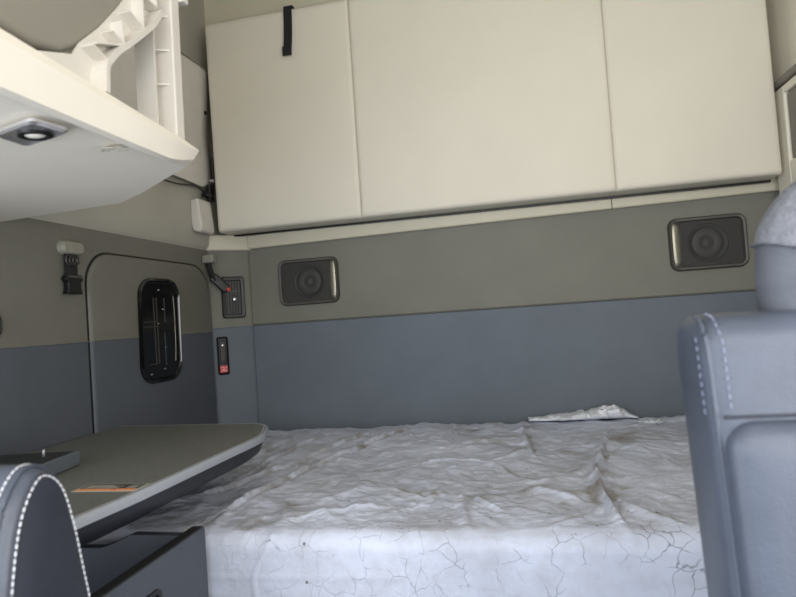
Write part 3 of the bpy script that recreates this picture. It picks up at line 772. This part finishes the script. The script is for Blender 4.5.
# backrest: side profile (y,z) lofted across x with rolled edges
def shear(bm):
    for v in bm.verts: v.co.x += .040*(1.18-v.co.z)*max(0, min(1, (.6-v.co.x)/.3))
def backrest(xs, scale_r, y0, y1, z0, z1, r):
    L = []
    for x, s in xs:
        P = []
        def q(y, z): return (x, y, z)
        yy0, yy1, zz1 = y0+s, y1-s, z1-s
        P.append(q(yy0, z0)); P.append(q(yy0, z0+.3)); P.append(q(yy0, zz1-r))
        for i in range(1, 9):
            a = PI-PI/2*i/8; P.append(q(yy0+r+r*math.cos(a), zz1-r+r*math.sin(a)))
        for i in range(0, 9):
            a = PI/2-PI/2*i/8; P.append(q(yy1-r+r*math.cos(a), zz1-r+r*math.sin(a)))
        P.append(q(yy1, z0+.3)); P.append(q(yy1, z0)); L.append(P)
    return L
xl, xr = .162, .66
roll = [(0, .016), (.003, .009), (.008, .004), (.015, .0008), (.024, 0)]
xs = [(xl+a, b) for a, b in roll]+[(xl+.12, 0), (xr-.12, 0)]+[(xr-a, b) for a, b in roll[::-1]]
bm = bmesh.new(); loft(bm, backrest(xs, 1,   .60, .705, .45, 1.180, .028))
shear(bm); bk = link('backrest', bm, M['leather'], rs, smooth=70)
# raised main panel below the cross seam
bm = bmesh.new(); L = []
for g, y in ((0, .603), (0, .597), (.005, .590), (.013, .5855), (.03, .583)):
    L.append([(a, y, b) for a, b in rr(.411, .772, .478-2*g, .620-2*g, .028-min(.01, g), 8)])
loft(bm, L); shear(bm); link('front_cushion', bm, M['leather'], rs, smooth=70)
tube('cross_seam', [(.178, .5993, 1.086), (.30, .5988, 1.0865), (.655, .5988, 1.0865)], .0016, M['suede'], rs)
# stitching lines down the front edge, ending at the seam
def edge_line(dx, dy):
    P = [(xl+dx, .632, 1.1815), (xl+dx+.001, .616, 1.1785), (xl+dx+.002, .605, 1.168)]
    P += [(xl+dx+.003+.04*(1.18-z), .600+dy, z) for z in (1.155, 1.13, 1.11, 1.09)]
    return smooth_path(P, 4)
stitches('stitching', edge_line(.016, -.0002), M['thread2'], rs, .0085, .0048, .0011)
stitches('stitching', [(xl+.0005+.04*(1.18-z), .615, z) for z in (1.16, 1.13, 1.10, 1.08)], M['thread2'], rs, .0085, .0048, .0009)
tube('edge_piping', smooth_path([(xl+.007, .636, 1.179), (xl+.007, .616, 1.173), (xl+.008, .6065, 1.155), (xl+.0095, .6048, 1.12), (xl+.0165, .6045, .95), (xl+.0265, .6045, .7)], 4), .0022, M['leather'], rs)
box('seat_cushion', .17, .65, .12, .60, .38, .50, M['leather'], rs, bevel=.04, seg=5)
box('seat_pedestal', .25, .57, .2, .62, 0, .38, M['black'], rs, bevel=.02)
# fleece headrest
def superell(c, h, n_e, cut=None):
    bm = bmesh.new(); bmesh.ops.create_icosphere(bm, subdivisions=6, radius=1)
    for v in bm.verts:
        p = v.co; k = (abs(p.x)**n_e+abs(p.y)**n_e+abs(p.z)**n_e)**(-1/n_e); q = p*k
        v.co = Vector((c[0]+q.x*h[0], c[1]+q.y*h[1], c[2]+q.z*h[2]))
        if cut is not None:
            zc = cut-.35*(v.co.x-.24)+.05*max(0, v.co.x-.30)
            if v.co.z < zc: v.co.z = zc-.002
    return bm
hr = link('headrest', superell((.397, .655, 1.205), (.161, .050, .122), 2.6), M['headcloth'], rs, smooth=80, label='smooth grey lower headrest')
fl = link('fleece_cover', superell((.397, .655, 1.206), (.1625, .0525, .1245), 2.6, 1.247), M['fleece'], hr, smooth=80, label='fuzzy grey fleece over the headrest top')
tx = bpy.data.textures.new('fleece_noise', 'CLOUDS'); tx.noise_scale = .006; tx.noise_depth = 3
dm = fl.modifiers.new('fuzz', 'DISPLACE'); dm.texture = tx; dm.strength = .0045; dm.mid_level = .5

# ================================================================= left seat
ls = thing('cab_seat', 'black leather seat back with white double stitching in the lower left corner', 'seat', (-.75, .6, 0))
def arch(g, x, dx=0):
    # side profile: steep front, rounded crown, sloping rear; g = inset
    c = [(.470, .60), (.476, .80), (.483, .90), (.489, .959), (.499, 1.010), (.511, 1.040), (.527, 1.060), (.541, 1.064), (.557, 1.055), (.570, 1.036), (.582, .995), (.592, .945), (.602, .895), (.618, .80), (.64, .60)]
    c = [(a, b) for a, b in vprof(c, 5)]
    cy, cz = .54, .80; out = []
    for i, (a, b) in enumerate(c):
        p, q = c[max(0, i-1)], c[min(len(c)-1, i+1)]; dy, dz = q[0]-p[0], q[1]-p[1]; l = math.hypot(dy, dz)
        out.append((x, a+dz/l*g, b-dy/l*g))
    return out
X = -.5
bm = bmesh.new()
loft(bm, [arch(.004, X), arch(.002, X+.0), arch(-.002, X-.004), arch(-.006, X-.012), arch(-.008, X-.022), arch(-.008, X-.45), arch(-.004, X-.468), arch(.006, X-.475)])
link('backrest', bm, M['leather_black'], ls, smooth=70)
bm = bmesh.new(); loft(bm, [arch(.001, X-.002), arch(.003, X+.002), arch(.006, X+.0035)]); link('side_panel', bm, M['suede'], ls, smooth=40, label='dark textured side panel')
stitches('stitching', [Vector(p) for p in arch(.004, X+.0042)], M['thread'], ls, .0068, .0044, .0008)
stitches('stitching', [Vector(p) for p in arch(-.0078, X-.0195)][:46], M['thread'], ls, .0062, .0042, .0008)
tube('edge_piping', arch(-.0065, X-.011), .0018, M['leather_black'], ls)
box('seat_cushion', -.96, -.51, 0.02, .48, .38, .50, M['leather_black'], ls, bevel=.04, seg=5)
box('seat_pedestal', -.88, -.59, .08, .52, 0, .38, M['black'], ls, bevel=.02)

# ================================================================= camera
yaw, pit, rol = (math.radians(a) for a in (11.3, 1.7, 4.0))
F_ = Vector((-math.sin(yaw)*math.cos(pit), math.cos(yaw)*math.cos(pit), math.sin(pit)))
R_ = F_.cross(Vector((0, 0, 1))).normalized(); U_ = R_.cross(F_)
r_ = R_*math.cos(rol)-U_*math.sin(rol); u_ = U_*math.cos(rol)+R_*math.sin(rol)
cam = bpy.data.cameras.new('camera'); co = bpy.data.objects.new('camera', cam); col.objects.link(co)
cam.sensor_width = 36; cam.lens = 27.0; cam.clip_start = .02
mm = Matrix((r_, u_, -F_)).transposed().to_4x4(); mm.translation = Vector((0, 0, 1.2)); co.matrix_world = mm
cam.dof.use_dof = True; cam.dof.focus_distance = 1.9; cam.dof.aperture_fstop = 5.6
bpy.context.scene.camera = co

# ================================================================= light: daylight through windscreen and door windows, dome lamps, added low fill
def area(name, loc, aim, sx, sy, power, c):
    l = bpy.data.lights.new(name, 'AREA'); l.shape = 'RECTANGLE'; l.size = sx; l.size_y = sy; l.energy = power; l.color = c
    o = bpy.data.objects.new(name, l); col.objects.link(o); o.location = loc
    o.rotation_euler = (Vector(aim)-Vector(loc)).to_track_quat('-Z', 'Y').to_euler(); return o
area('windscreen_daylight', (-.12, -1.25, 1.75), (-.12, 2, 1.5), 2.0, .8, 34, (1, .99, .965))
area('left_door_daylight', (-1.35, -.3, 1.1), (.7, 1.5, 1.5), .9, 1.3, 24, (.86, .93, 1))
area('right_door_daylight', (1.1, -.3, 1.2), (-.6, .8, 1.5), .9, 1.2, 28, (1, .975, .94))
area('low_blue_fill', (0, -1.1, .75), (0, 1.2, .75), 1.6, .6, 15, (.70, .83, 1))  # added unseen fill, cool light from low in front
area('dome_lamp', (.1, .2, 2.58), (0, 2.0, 1.7), .5, .3, 5, (1, .95, .87))
w = bpy.data.worlds.new('sky'); bpy.context.scene.world = w; w.use_nodes = True
bg = w.node_tree.nodes['Background']; bg.inputs[0].default_value = (.88, .94, 1, 1); bg.inputs[1].default_value = .9
sc = bpy.context.scene
sc.view_settings.view_transform = 'Standard'; sc.view_settings.look = 'None'
sc.view_settings.gamma = 1; sc.view_settings.use_curve_mapping = False; sc.view_settings.exposure = .0
